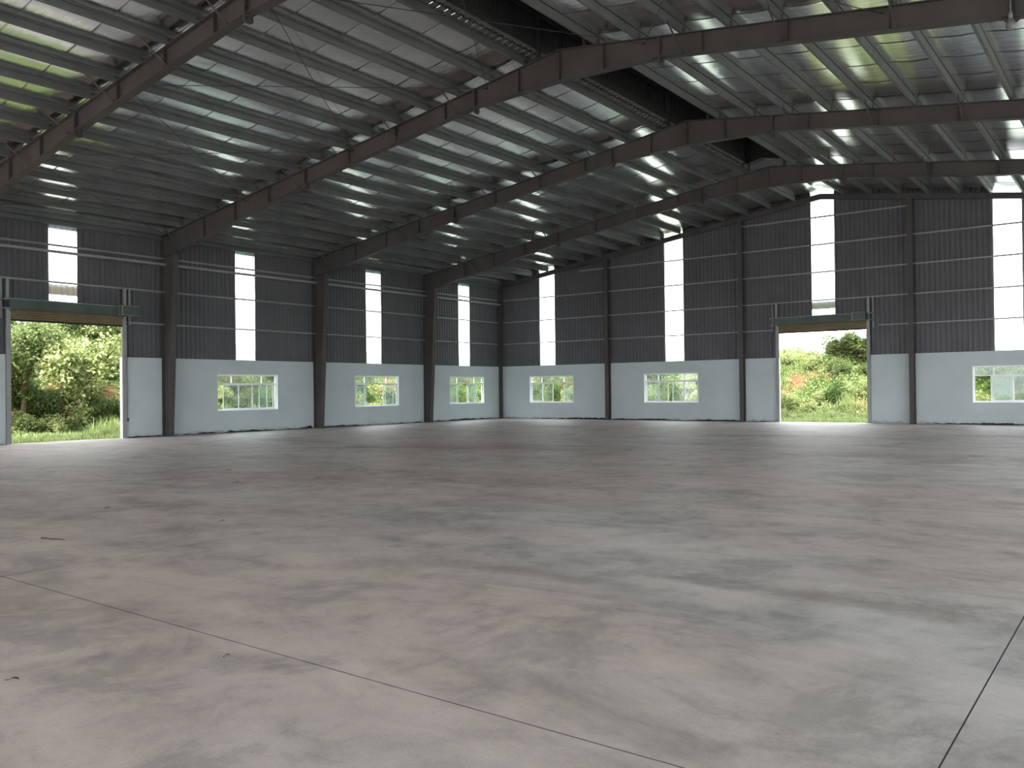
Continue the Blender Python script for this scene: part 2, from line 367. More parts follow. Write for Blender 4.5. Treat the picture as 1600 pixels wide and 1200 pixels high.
def gshift(x): return x+(x-CX)/(-CY)*CP
def eshift(y): return y+(y-CY)/CX*CP
GS = [(gshift(a), gshift(b)) for a, b in ((2.81, 3.81), (10.63, 11.65), (18.05, 19.07), (25.36, 26.36), (32.9, 33.9))]
ES = [(eshift(a), eshift(b)) for a, b in ((-47.5, -46.5), (-40.2, -39.2), (-32.9, -31.9), (-25.48, -24.52), (-17.99, -17.04), (-10.63, -9.65), (-3.72, -2.84))]
lay('x', -.1, SPAN+.05, GS, [(*GD, DZ)], lambda x: top(x)+PH+.03, 1, CP, wb_)
lay('y', -LEN, 0.09, ES, [(*ED, DZ), (*ED2, DZ)], lambda y: 7.62, -1, -CP, wl_)
# right and front walls close the hall behind the camera
wr = empty('wall_right', (SPAN, -LEN/2, 0), 'right long wall of plaster and grey cladding', kind='structure')
RS = [(-2.9-3.7*i-1.0, -2.9-3.7*i+1.0) for i in range(13)]      # unseen clear strips added to brighten the hall, 2 m wide
RLIGHT_OPEN = [(-12.8, -7.2), (-20.2, -14.6), (-27.6, -22.2), (-42.4, -37.0)]  # unseen wide openings, added to let more daylight onto the far floor
part('masonry', masonry('y', -LEN, .2, SPAN, SPAN+.2, HW, [(*h, 0, 9) for h in RLIGHT_OPEN]), 'plaster', wr)
def over(a, b): return any(h[0] < b and a < h[1] for h in RLIGHT_OPEN)
RC = [(a, b, 4.7 if over(a, b) else HW, top(0)+PH) for a, b in RS]
part('cladding', masonry('y', -LEN, .05, SPAN+.06, SPAN+.09, top(0)+PH, RC+[(h[0], h[1], 0, DZ) for h in RLIGHT_OPEN]+[(-LEN, .05, 0, HW)]), 'clad', wr)
for a, b, z0, z1 in RC: part('translucent_sheet', MB().box(SPAN+.07, SPAN+.075, a, b, z0, z1), 'clear', wr)

wf = empty('wall_front', (RX, -LEN, 0), 'front gable wall behind the camera, left open for light below a grey clad gable', kind='structure')
FZ = 6.6  # top of the unseen front opening, height chosen for the light inside
part('gable_cladding', MB().prism([(-.1, FZ), (SPAN+.1, FZ), (SPAN+.1, top(SPAN)+PH), (RX, top(RX)+PH), (-.1, top(0)+PH)], 'y', -LEN-.12, -LEN-.08), 'clad', wf)
part('lintel', MB().box(-.1, SPAN+.1, -LEN-.2, -LEN-.02, FZ-.2, FZ), 'frame', wf)

# ------------------------------------------------------------------ roof: foil sheets, outer sheeting, ridge monitor
ce = empty('ceiling', (RX, -LEN/2, 7.6), 'sloping silver foil roof lining hung over steel purlins', kind='structure')
def foil_profile(x_end):
    xs = []
    P = [-.02]+PX+([RX] if x_end > PX[-1]+.1 else [])
    for a, b in zip(P, P[1:]):
        n = 6
        for i in range(n):
            t = i/n; xs.append((a+(b-a)*t, .035*4*t*(1-t) if b-a > .5 else 0))
    xs.append((P[-1], 0)); return xs
SW = 1.425; y1 = .06; k = 0
random.seed(3)
while y1 > -LEN:
    y0 = max(y1-SW if k else -15.78+SW*10, -LEN)
    if k == 0: y0 = -15.78+SW*10 if -15.78+SW*10 < 0 else -.1
    for s in (0, 1):
        xe = RX if y0 > OPEN_END-.9 else PX[-1]
        pr = foil_profile(xe); mb = MB(); vs = []; n = len(pr)
        ym = (y0+y1)/2; e0 = random.uniform(-.004, .004)
        ys = [y0+.010, y0+.026, y0+.08, ym, y1-.05, y1+.02]
        dz = [-.006, -.001, e0*.3, e0, .001, .001]
        for q, (yy, e) in enumerate(zip(ys, dz)):
            for x, sag in pr:
                xx = x if s == 0 else SPAN-x
                vs.append((xx, yy, top(x)+PH+.012-sag+e*(1 if sag > .001 else .12)))
        for q in range(5):
            for i in range(n-1): mb.f.append((q*n+i, q*n+i+1, (q+1)*n+i+1, (q+1)*n+i))
        mb.v = vs
        part('foil_sheet', mb, 'foil', ce, True)
    y1 = y0; k += 1
for s in (0, 1):
    X = (lambda x: x) if s == 0 else (lambda x: SPAN-x)
    def slab(x0, x1, ya, yb, t=.02, lift=.09):
        a, b = X(x0), X(x1); za, zb = top(x0)+PH+lift, top(x1)+PH+lift
        return MB().add([(a,ya,za),(b,ya,zb),(b,yb,zb),(a,yb,za),(a,ya,za+t),(b,ya,zb+t),(b,yb,zb+t),(a,yb,za+t)],
                        [(0,3,2,1),(4,5,6,7),(0,1,5,4),(1,2,6,5),(2,3,7,6),(3,0,4,7)])
    part('roof_sheeting', slab(-.35, PX[-1]+.02, -LEN-.2, .35), 'sheet', ce)
    part('roof_sheeting', slab(PX[-1]+.02, RX, OPEN_END, .35), 'sheet', ce)
    # bare ribbed sheet edge that projects past the last purlin into the ridge opening
    mb = MB(); y = OPEN_END
    while y > -LEN:
        for ya, yb, dz in ((y-.045, y, -.035), (y-.25, y-.045, 0)):
            a, b = X(PX[-1]+.02), X(PX[-1]+.38); z = top(PX[-1])+PH+.06+dz; z2 = z+.36*SL
            mb.add([(a,ya,z),(b,ya,z2),(b,yb,z2),(a,yb,z),(a,ya,z+.03),(b,ya,z2+.03),(b,yb,z2+.03),(a,yb,z+.03)],
                   [(0,3,2,1),(4,5,6,7),(0,1,5,4),(1,2,6,5),(2,3,7,6),(3,0,4,7)])
        y -= .25
    part('ribbed_roof_edge', mb, 'sheet', ce)
# monitor over the ridge
mo = empty('ridge_monitor', (RX, OPEN_END, 10.3), 'dark raised ventilation monitor over the opening along the roof ridge', 'roof vent')
MZ = 11.75
for s in (-1, 1):
    xm = RX+s*.72
    part('curb_beam', MB().prism([(xm-s*.0, 10.48), (xm+s*.07, 10.48), (xm+s*.07, 10.50), (xm+s*.01, 10.50), (xm+s*.01, 10.70), (xm+s*.07, 10.70), (xm+s*.07, 10.72), (xm, 10.72)], 'y', OPEN_END, -LEN), 'dark', mo)
    mb = MB(); pr = []
    y = OPEN_END
    while y > -LEN:
        for du, dp in ((0, 0), (.115, 0), (.135, .03), (.18, .03)): pr.append((y-du, dp))
        y -= .2
    vs = []
    for yy, dp in pr: vs += [(xm+s*(.09+dp), yy, 10.38), (xm+s*(.09+dp), yy, MZ)]
    mb.add(vs, [(2*i, 2*i+2, 2*i+3, 2*i+1) for i in range(len(pr)-1)]); part('side_cladding', mb, 'dark', mo)
    part('eave_beam', MB().box(min(xm, xm+s*.06), max(xm, xm+s*.06), -LEN, OPEN_END, MZ-.35, MZ-.2), 'dark', mo)
    part('roof_sheet', MB().add([(RX, OPEN_END+.1, MZ+.22), (RX+s*1.3, OPEN_END+.1, MZ+.05), (RX+s*1.3, -LEN, MZ+.05), (RX, -LEN, MZ+.22),
                                 (RX, OPEN_END+.1, MZ+.25), (RX+s*1.3, OPEN_END+.1, MZ+.08), (RX+s*1.3, -LEN, MZ+.08), (RX, -LEN, MZ+.25)],
                                [(0,1,2,3),(7,6,5,4),(0,4,5,1),(1,5,6,2),(2,6,7,3),(3,7,4,0)]), 'dark', mo)
    for fy in FY:
        yy = fy+.12 if fy > -7 else fy
        part('post', MB().box(xm-.05, xm+.05, yy-.45 if fy > -7 else yy-.05, yy-.35 if fy > -7 else yy+.05, top(RX-.72)+.0, MZ), 'dark', mo)
part('end_cladding', MB().box(RX-.86, RX+.86, OPEN_END, OPEN_END+.03, 10.515, MZ+.2), 'dark', mo)
for fy in [(a+b)/2 for a, b in zip(FY, FY[1:])]:
    part('cross_tie', MB().tube((RX-.72, fy, MZ-.3), (RX+.72, fy, MZ-.3), .02), 'dark', mo)

# ------------------------------------------------------------------ portal frames
def quadbeam(mb, y0, y1, p, q, t):
    """flange plate whose lower (t>0: upper) surface runs p->q in xz, width y0..y1, thickness t upwards"""
    return mb.add([(p[0],y0,p[1]),(q[0],y0,q[1]),(q[0],y1,q[1]),(p[0],y1,p[1]),(p[0],y0,p[1]+t),(q[0],y0,q[1]+t),(q[0],y1,q[1]+t),(p[0],y1,p[1]+t)],
                  [(0,3,2,1),(4,5,6,7),(0,1,5,4),(1,2,6,5),(2,3,7,6),(3,0,4,7)])
XB = [(.83, 6.95), (8.5, 8.40), (15.68, 9.41), (18.5, 9.50)]
def bot(x):
    x = min(x, SPAN-x)
    for (a, za), (b, zb) in zip(XB, XB[1:]):
        if x <= b: return za+(zb-za)*(x-a)/(b-a)
    return 9.5
FW, TH, WT = .115, .014, .008
def build_frame():
    fr = empty('portal_frame', (RX, 0, 0), 'x', 'steel frame', 'steel portal frames of the hall')
    for s in (0, 1):
        X = (lambda x: x) if s == 0 else (lambda x: SPAN-x)
        def P(x, z): return (X(x), z)
        # column
        c = empty('column', (X(.25), 0, 0)); c.parent = fr; c.location = (X(.25)-RX, 0, 0); WORLD[c.name] = (X(.25), 0, 0)
        part('web', MB().prism([P(.02, .02), P(.42, .02), P(.82, 6.95), P(.82, top(.82)-.01), P(.02, top(.02)-.01)], 'y', -WT, WT), 'frame', c)
        part('inner_flange', MB().prism([P(.42, .02), P(.436, .02), P(.838, 6.95), P(.82, 6.95)], 'y', -FW, FW), 'frame', c)
        part('outer_flange', MB().prism([P(.004, .02), P(.02, .02), P(.02, top(0)-.02), P(.004, top(0)-.02)], 'y', -FW, FW), 'frame', c)
        part('base_plate', MB().box(min(X(0), X(.5)), max(X(0), X(.5)), -.15, .15, .0005, .02), 'frame', c)
        for z in (2.0, 4.25, 5.55, 6.93):
            xi = .42+.4*z/6.95-.003
            part('stiffener', MB().box(min(X(.02), X(xi)), max(X(.02), X(xi)), -FW+.012, FW-.012, z, z+.014), 'frame', c)
        kb = MB()
        for i in range(6):
            for sy in (-1, 1):
                kb.tube((X(.1+.12*i), sy*.06, 6.90), (X(.1+.12*i), sy*.06, 6.975), .018, 6)
        part('knee_bolts', kb, 'bolt', c)['kind'] = 'stuff'
        # tapered haunch length and straight length
        for nm, a, b, st in (('haunch_rafter', .83, 8.5, (2.8, 4.7, 6.6)), ('rafter', 8.5, 15.68, (10.6, 12.65, 14.6))):
            rf = empty(nm, (0, 0, 0)); rf.parent = fr; bx = (X(a), 0, bot(a)); rf.location = (bx[0]-RX, 0, bx[2]); WORLD[rf.name] = bx
            part('web', MB().prism([P(a, bot(a)), P(b, bot(b)), P(b, top(b)-.012), P(a, top(a)-.012)], 'y', -WT, WT), 'frame', rf)
            a2 = a if nm == 'rafter' else .0
            part('top_flange', quadbeam(MB(), -FW, FW, P(a2, top(a2)-TH), P(b, top(b)-TH), TH), 'frame', rf)
            part('bottom_flange', quadbeam(MB(), -FW, FW, P(a-.0, bot(a)), P(b, bot(b)), TH), 'frame', rf)
            for x in st:
                for sy in (-1, 1):
                    part('stiffener', MB().box(X(x)-.006, X(x)+.006, min(sy*WT, sy*FW*.92), max(sy*WT, sy*FW*.92), bot(x)+TH, top(x)-TH), 'frame', rf)
            # bolted end plates at the splice
            for dx in (-.012, .012):
                part('end_plate', MB().prism([(-FW, bot(b)-.13), (-FW*.45, bot(b)-.17), (FW*.45, bot(b)-.17), (FW, bot(b)-.13), (FW, top(b)-.005), (-FW, top(b)-.005)], 'x', X(b)+dx-.011, X(b)+dx+.011), 'frame', rf)
            mb = MB()
            for i in range(5):
                z = bot(b)-.07+i*(top(b)-bot(b)+.02)/4.6
                for sy in (-1, 1): mb.tube((X(b)-.05, sy*.07, z), (X(b)+.05, sy*.07, z), .02, 6)
            part('splice_bolts', mb, 'bolt', rf)['kind'] = 'stuff'
            mb = MB()
            for sx in (-1, 1):
                xg = b+sx*.02; mb.prism([P(xg, bot(b)-.15), P(xg+sx*.16, bot(xg+sx*.16)), P(xg, bot(b))], 'y', -.006, .006)
            part('gusset', mb, 'frame', rf)
        # knee braces from the bottom flange up to every second purlin, on the front side
        for x in PX[1:-1:2]:
            z1 = top(x)+.05
            mb = MB().tube((X(x), -FW*.8, bot(x)+.03), (X(x), -.85, z1), .022, 5)
            mb.box(X(x)-.035, X(x)+.035, -FW*.9-.04, -FW*.5, bot(x)+TH, bot(x)+.06)
            part('fly_brace', mb, 'bolt' if False else 'frame', fr)
    rb = empty('ridge_beam', (0, 0, 0)); rb.parent = fr; rb.location = (0, 0, 9.4); WORLD[rb.name] = (RX, 0, 9.4)
    a, b = 15.692, SPAN-15.692
    part('web', MB().prism([(a, bot(a)), (RX, bot(RX)), (b, bot(b)), (b, top(b)-.012), (RX, top(RX)-.012), (a, top(a)-.012)], 'y', -WT, WT), 'frame', rb)
    for p, q in ((a, RX), (RX, b)):
        part('top_flange', quadbeam(MB(), -FW, FW, (p, top(p)-TH), (q, top(q)-TH), TH), 'frame', rb)
        part('bottom_flange', quadbeam(MB(), -FW, FW, (p, bot(p)), (q, bot(q)), TH), 'frame', rb)
    for x in (17.2, RX, SPAN-17.2):
        for sy in (-1, 1):
            part('stiffener', MB().box(x-.006, x+.006, min(sy*WT, sy*FW*.92), max(sy*WT, sy*FW*.92), bot(x)+TH, top(x)-TH), 'frame', rb)
    return fr
FL = ['grey steel portal frame nearest the back gable wall', 'second grey steel portal frame out from the back gable wall',
      'third grey steel portal frame out from the back gable, with the bulb at its splice',
      'grey steel portal frame crossing the upper left corner of the picture',
      'steel portal frame standing just in front of the camera position, outside the picture',
      'steel portal frame just behind the camera position, outside the picture', 'steel portal frame at the open front end of the hall']
proto = build_frame()
for i, y in enumerate(FY):
    f = proto if i == 0 else copy_tree(proto)
    f.location = (RX, y, 0); f['label'] = FL[i]

# ------------------------------------------------------------------ purlins
th = math.atan(SL)
def purlin_mesh():
    t = .004; w = .07; lip = .022; h = PH-.006
    prof = [(0, 0), (w, 0), (w, lip), (w-t, lip), (w-t, t), (t, t), (t, h-t), (w-t, h-t), (w-t, h-lip), (w, h-lip), (w, h), (0, h)]
    c, s_ = math.cos(th), math.sin(th)
    return MB().prism([(p[0]*c-p[1]*s_*0.5, p[1]+p[0]*s_) for p in prof], 'y', -.17, -LEN+.04).mesh('purlin', 'purlin')
pm = purlin_mesh()
mb = MB().box(-.012, -.004, -.075, .075, 0.0, PH-.02).box(-.012, .07, -.075, .075, 0, .008); cm = mb.mesh('cleat', 'frame')
for s in (0, 1):
    for k, x in enumerate(PX):
        xx = x if s == 0 else SPAN-x
        side = 'left' if s == 0 else 'right'
        lab = (f'steel purlin along the {side} edge of the dark ridge opening' if k == 15 else
               f'steel roof purlin at the eave of the {side} wall' if k == 0 else
               f'{ORD[14-k]} purlin down the {side} roof slope from the ridge opening' if k > 6 else
               f'{ORD[k-1]} purlin up the {side} roof slope from the {side} eave')
        o = bpy.data.objects.new('purlin', pm); COL.objects.link(o); o.location = (xx, 0, top(x)+.001)
        if s: o.scale = (-1, 1, 1)
        tag(o, lab, 'purlin', f'purlins of the {side} roof slope')
        for fy in FY:
            c = bpy.data.objects.new('cleat', cm); COL.objects.link(c); c.parent = o; c.location = (0, fy, 0)

# ------------------------------------------------------------------ gable steel: edge beam and columns
gb = empty('gable_beam', (RX, -.1, 7.5), 'sloping grey steel beam along the top of the back gable wall', 'steel beam')
for p, q in ((0, RX), (RX, SPAN)):
    part('web', quadbeam(MB(), -.105, -.095, (p, top(p)-.17), (q, top(q)-.17), .235), 'frame', gb)
    part('top_flange', quadbeam(MB(), -.16, -.02, (p, top(p)+.06), (q, top(q)+.06), .012), 'frame', gb)
    part('bottom_flange', quadbeam(MB(), -.16, -.02, (p, top(p)-.18), (q, top(q)-.18), .012), 'frame', gb)
gl_ = ['grey steel column on the back wall between the first two windows', 'grey steel column on the back wall just left of the roller door',
       'grey steel column on the back wall just right of the roller door', 'grey steel column on the back wall beyond the right picture edge']
for i, x in enumerate(GC):
    c = empty('gable_column', (x, -.15, 0), gl_[i], 'column', 'columns of the back gable wall'); zt = top(x)-.18
    part('front_flange', MB().box(x-.10, x+.10, -.30, -.288, .012, zt), 'frame', c)
    part('rear_flange', MB().box(x-.10, x+.10, -.014, -.002, .012, zt), 'frame', c)
    part('web', MB().box(x-.005, x+.005, -.288, -.014, .012, zt), 'frame', c)
    part('base_plate', MB().box(x-.14, x+.14, -.34, -.002, .0005, .012), 'frame', c)
    mb = MB()
    for z in (1.42, 4.9):
        mb.box(x-.035, x+.035, -.31, -.30, z, z+.09)
    part('splice_tab', mb, 'frame', c)
cc = empty('corner_column', (.1, -.1, 0), 'grey steel column in the far corner where both walls meet', 'column')
part('front_flange', MB().box(.02, .22, -.24, -.228, .012, top(.1)-.18), 'frame', cc)
part('web', MB().box(.115, .125, -.228, -.012, .012, top(.1)-.18), 'frame', cc)
part('base_plate', MB().box(.01, .24, -.26, -.01, .0005, .012), 'frame', cc)

# ------------------------------------------------------------------ girts
ROWS = [4.27, 5.53, 6.81, 8.07, 9.32]
def girt_profile(z, h=.12, w=.05, sgn=1):
    t = .004
    return [(0, 0), (t, 0), (t, h-t), (w, h-t), (w, h), (0, h)]
def girt(axis, a, b, z, label, group, size=.05, depth=.15):
    mb = MB(); t = .005
    # C channel lying open downwards, web inwards
    if axis == 'x':
        mb.prism([(CP-.005, z), (CP-.005, z+size), (-depth+CP+.0, z+size), (-depth+CP, z), (-depth+CP+t, z), (-depth+CP+t, z+size-t), (CP-.01, z+size-t), (CP-.01, z)], 'x', a, b)
    else:
        mb.prism([(-CP+.005, z), (-CP+.005, z+size), (depth-CP, z+size), (depth-CP, z), (depth-CP-t, z), (depth-CP-t, z+size-t), (-CP+.01, z+size-t), (-CP+.01, z)], 'y', a, b)
    return solo('girt', mb, 'girt', label, 'girt', group)
bays = [0.23]+GC+[SPAN]
bn = ['between far corner and first column', 'between first and second columns', 'over the roller door', 'between third column and right picture edge', 'beyond the right picture edge']
for i in range(5):
    a, b = bays[i], bays[i+1]
    for k, z in enumerate(ROWS):
        x0, x1 = a+.006 if i else a, b-.006
        lim = RX-(10.1-z-.2)/SL if z > 7.3 else 0      # where the roof beam comes down to this row
        if z > 7.3:
            x0, x1 = max(x0, lim), min(x1, SPAN-lim)
            if x1-x0 < .4: continue
        lab = f'{ORD[k]} girt up on the back wall {bn[i]}'
        if i == 2 and k == 0:
            girt('x', x0, GD[0]-.2, z, 'short steel girt on the back wall left of the roller door box', 'girts of the back wall')
            girt('x', GD[1]+.45, x1, z, 'short steel girt on the back wall right of the roller door box', 'girts of the back wall')
            continue
        girt('x', x0, x1, z, lab, 'girts of the back wall')
EB = [-.02]+[-.23]+[]
eb = [-.23]+FY
en = ['between far corner and first column', 'between first and second columns', 'between second and third columns', 'over the roller door', 'beyond the left picture edge', 'beside the camera', 'at the front end']
for i in range(5):
    b, a = eb[i], eb[i+1]; a += .02; b -= .02 if i else 0
    for k, z in enumerate((4.27, 5.53, 6.82)):
        lab = f'{["lowest", "middle", "topmost"][k]} thin girt on the left wall {en[i]}'
        if i == 3 and k == 0:
            girt('y', ED[1]+.22, b, z, 'short steel girt on the left wall right of the roller door box', 'girts of the left wall')
            girt('y', a, ED[0]-.2, z, 'short steel girt on the left wall at the left picture edge', 'girts of the left wall'); continue
        if i == 4 and k == 0: continue
        girt('y', a, b, z, lab, 'girts of the left wall')
    solo('wall_strut', MB().prism([(.10, 6.55), (.20, 6.55), (.20, 6.64), (.195, 6.64), (.195, 6.555), (.105, 6.555), (.105, 6.64), (.10, 6.64)], 'y', a, b),
         'girt', f'thick strut under the top girt, left wall {en[i]}', 'strut', 'struts of the left wall')
    a -= .04; b = .09 if i == 0 else b+.02
    solo('eave_beam', MB().prism([(-.07, 7.56), (.08, 7.56), (.08, 7.58), (-.055, 7.58), (-.055, 7.89), (-.07, 7.89)], 'y', a-.0, b),
         'purlin', f'eave beam atop the left wall {en[i]}', 'beam', 'eave beams of the left wall')

# ------------------------------------------------------------------ roof bracing rods in the bay over the left door
xc = [.4, 5.3, 10.75, 16.1, 20.9, 26.25]
for i, (a, b) in enumerate(zip(xc, xc[1:])):
    for j, (p, q) in enumerate(((a, b), (b, a))):
        zz = lambda x: top(x)-.12
        mb = MB().tube((p, FY[3]+.01, zz(p)), (q, FY[2]-.01, zz(q)), .009, 5)
        for (x, y) in ((p, FY[3]+.05), (q, FY[2]-.05)): mb.box(x-.012, x+.012, y-.04, y+.04, zz(x)-.012, zz(x)+.012)
        solo('brace_rod', mb, 'bolt', f'thin roof brace rod, {ORD[i]} crossing from left eave, {"rising" if j == 0 else "falling"} towards the back', 'brace rod', 'roof brace rods')

# ------------------------------------------------------------------ windows
def window(idx, axis, a, b, sashes, label):
    w = empty(f'window_{idx}', (0, (a+b)/2, WZ0) if axis == 'y' else ((a+b)/2, 0, WZ0), label, kind='structure')
    sg = -1 if axis == 'y' else 1
    def bx(u0, u1, t0, t1, z0, z1):
        t0, t1 = sorted((sg*t0, sg*t1))
        return MB().box(t0, t1, u0, u1, z0, z1) if axis == 'y' else MB().box(u0, u1, t0, t1, z0, z1)
    Wd = b-a; tz = WZ0+.74*(WZ1-WZ0); f = .05
    # white painted reveal
    mb = bx(a, a+.012, -.004, .2, WZ0, WZ1)
    for m2 in (bx(b-.012, b, -.004, .2, WZ0, WZ1), bx(a, b, -.004, .2, WZ0, WZ0+.012), bx(a, b, -.004, .2, WZ1-.012, WZ1)): mb.add(m2.v, m2.f)
    part('reveal', mb, 'whitewash', w)
    a2, b2, z0, z1 = a+.012, b-.012, WZ0+.012, WZ1-.012
    mb = bx(a2, a2+f, .09, .16, z0, z1)
    for m2 in (bx(b2-f, b2, .09, .16, z0, z1), bx(a2+f, b2-f, .09, .16, z0, z0+f), bx(a2+f, b2-f, .09, .16, z1-f, z1)): mb.add(m2.v, m2.f)
    part('frame', mb, 'white', w)
    part('transom', bx(a2+f, b2-f, .085, .165, tz-.03, tz+.03), 'white', w)
    ms = [a2+f]+[a+.25*Wd, a+.75*Wd]+[b2-f]
    for u in ms[1:3]: part('mullion', bx(u-.025, u+.025, .09, .16, tz+.03, z1-f), 'white', w)
    for u0, u1 in zip(ms, ms[1:]):
        part('top_pane', bx(u0+.0 if u0 == ms[0] else u0+.025, u1 if u1 == ms[3] else u1-.025, .123, .128, tz+.03, z1-f), 'glass', w)
    for k, (p, q) in enumerate(sashes):
        u0 = a2+f+p*(Wd-.13); u1 = a2+f+q*(Wd-.13); t = .10 if k % 2 else .135; e = .035; zb, zt = z0+f, tz-.03
        mb = bx(u0, u0+e, t, t+.025, zb, zt)
        for m2 in (bx(u1-e, u1, t, t+.025, zb, zt), bx(u0+e, u1-e, t, t+.025, zb, zb+e), bx(u0+e, u1-e, t, t+.025, zt-e, zt)): mb.add(m2.v, m2.f)
        s_ = part('sash', mb, 'white', w)
        part('pane', bx(u0+e, u1-e, t+.010, t+.015, zb+e, zt-e), 'glass', s_)
    return w
window(1, 'y', *EW[0], [(0, .25), (.02, .27), (.55, .82), (.58, .85)], 'white sliding window on the left wall nearest the far corner')
window(2, 'y', *EW[1], [(0, .25), (.02, .27), (.68, .94), (.72, 1)], 'white sliding window on the left wall, half open in the middle')
window(3, 'y', *EW[2], [(.10, .37), (.35, .61), (.72, .98), (.59, .86)], 'white sliding window on the left wall nearest the roller door')
window(4, 'x', *GW[0], [(.0, .27), (.25, .52), (.75, 1), (.77, 1)], 'white sliding window on the back wall nearest the far corner')
window(5, 'x', *GW[1], [(0, .25), (.18, .44), (.51, .76), (.74, 1)], 'white sliding window on the back wall left of the roller door')
window(6, 'x', *GW[2], [(.20, .46), (.22, .48), (.48, .74), (.74, 1)], 'white sliding window on the back wall at the right picture edge')

# ------------------------------------------------------------------ roller doors
def roller_door(idx, axis, a, b, motor, label):
    w = empty(f'door_{idx}', (0, (a+b)/2, 0) if axis == 'y' else ((a+b)/2, 0, 0), label, kind='structure'); sg = 1 if axis == 'y' else -1
    def bx(u0, u1, t0, t1, z0, z1):
        t0, t1 = sorted((sg*t0, sg*t1))
        return MB().box(t0, t1, u0, u1, z0, z1) if axis == 'y' else MB().box(u0, u1, t0, t1, z0, z1)
    def prof(pts, u0, u1):
        return MB().prism([(sg*t, z) for t, z in pts], 'y', u0, u1) if axis == 'y' else MB().prism([(sg*t, z) for t, z in pts], 'x', u0, u1)
    # jamb posts with guide channels
    for u, s_ in ((a, 1), (b, -1)):
        u0, u1 = sorted((u-s_*.09, u+s_*.004))
        j = part('jamb_post', bx(u0, u1, .002, .10, .002, 5.53), 'girt', w)
        p0, p1 = sorted((u+s_*.004, u+s_*.05)); g0 = bx(p0, p1, .03, .04, .002, 4.45); m2 = bx(p0, p1, .085, .095, .002, 4.45); g0.add(m2.v, m2.f)
        part('guide_rail', g0, 'girt', w)
        part('reveal', bx(*sorted((u, u+s_*.012)), -.2, .002, .002, HW), 'whitewash', w)
        part('reveal', bx(*sorted((u, u+s_*.012)), -.12, .002, HW, 4.49), 'tan', w)
        o0, o1 = sorted((u-s_*.26, u-s_*.21)); part('bracket_post', bx(o0, o1, .002, .07, 4.20, 5.53), 'girt', w)
        for z in (4.50, 4.80): part('bracket_arm', bx(*sorted((u-s_*.26, u+s_*.0)), .05, .36, z, z+.035), 'girt', w)
    part('lintel', bx(a, b, -.10, .0, 4.42, 4.5), 'girt', w)
    # shutter curtain slats that hang below the cover
    z = 4.15
    part('bottom_bar', bx(a+.012, b-.012, .045, .08, z-.03, z+.03), 'black', w)
    k = 0
    while z < 4.52:
        part('slat', prof([(.05, z+.03), (.075, z+.037), (.088, z+.055), (.088, z+.080), (.075, z+.098), (.05, z+.106)], a+.012, b-.012), 'tan', w)
        z += .074; k += 1
    part('cover_box', prof([(.10, 4.51), (.36, 4.51), (.36, 4.83), (.30, 4.85), (.10, 4.85)], a-.10 if motor > 0 else a-.10, b+.04), 'green', w)
    part('cover_rim', prof([(.355, 4.825), (.368, 4.825), (.368, 4.845), (.30, 4.862), (.30, 4.85), (.355, 4.838)], a-.10, b+.04), 'girt', w)
    # motor end: open-ended metal housing
    if axis == 'y': u0, u1 = b-.34, b+.36
    else: u0, u1 = b-.50, b+.05
    mh = part('motor_housing', bx(u0, u1, .37, .62, 4.52, 4.85), 'green', w)
    mb = bx(u0-.012, u0+.012, .36, .63, 4.51, 4.53)
    for q in (bx(u0-.012, u0+.012, .36, .63, 4.84, 4.86), bx(u0-.012, u0+.012, .36, .385, 4.53, 4.84), bx(u0-.012, u0+.012, .608, .632, 4.53, 4.84),
              bx(u0, u1, .61, .632, 4.845, 4.86), bx(u0, u1, .61, .632, 4.51, 4.525)): mb.add(q.v, q.f)
    part('rim', mb, 'girt', mh)
    # awning outside, seen through the daylight strip above
    aw = MB(); vs = []; n = int((b-a+1.0)/.1)
    for i in range(n+1):
        u = a-.5+i*.1; dz = .03*(i % 2)
        for t, z in ((-.16, 5.50), (-1.3, 5.30)):
            vs.append((sg*t, u, z+dz) if axis == 'y' else (u, sg*t, z+dz))
    aw.add(vs, [(2*i, 2*i+2, 2*i+3, 2*i+1) for i in range(n)]); part('awning_sheet', aw, 'dark', w)
    part('awning_edge', bx(a-.5, b+.5, -1.34, -1.3, 5.27, 5.34), 'green', w)
    return w
roller_door(1, 'y', *ED, 1, 'rolled-up tan shutter door in the left wall with green cover box')
roller_door(2, 'x', *GD, 1, 'rolled-up tan shutter door in the back wall with green cover box')
# conduit and switch beside the left door
sw = empty('switch_box', (.03, -22.72, .66), 'small black switch box under a conduit beside the left roller door', 'switch')
part('housing', MB().box(.002, .07, -22.76, -22.68, .62, .74), 'black', sw)
part('conduit', MB().tube((.025, -22.72, .73), (.025, -22.72, 4.2), .012, 6), 'girt', sw)
part('button', MB().tube((.07, -22.72, .69), (.082, -22.72, .69), .015, 8), 'girt', sw)
# lamp bulb hanging from the splice of the third frame
lb = empty('pendant_bulb', (28.5, -21.36, 8.22), 'unlit grey pendant bulb hanging from a roof frame splice, upper right', 'lamp')
part('cord', MB().tube((28.5, -21.36, 8.36), (28.5, -21.34, 8.95), .012, 6), 'girt', lb)
part('socket', MB().lathe((28.5, -21.36, 8.34), [(.0, .10), (.035, .10), (.04, .0), (.03, -.01)], 10), 'girt', lb, True)
part('bulb', MB().lathe((28.5, -21.36, 8.12), [(.0, 0), (.05, .01), (.082, .06), (.085, .11), (.06, .17), (.034, .21), (.0, .215)], 14), 'bulb', lb, True)
# blue gutter outside the left eave
solo('gutter', MB().prism([(-.40, 7.66), (-.40, 7.48), (-.20, 7.46), (-.18, 7.66), (-.19, 7.66), (-.21, 7.475), (-.39, 7.495), (-.39, 7.66)], 'y', -LEN, .3), 'blue',
     'blue painted gutter outside the top of the left wall', 'gutter')

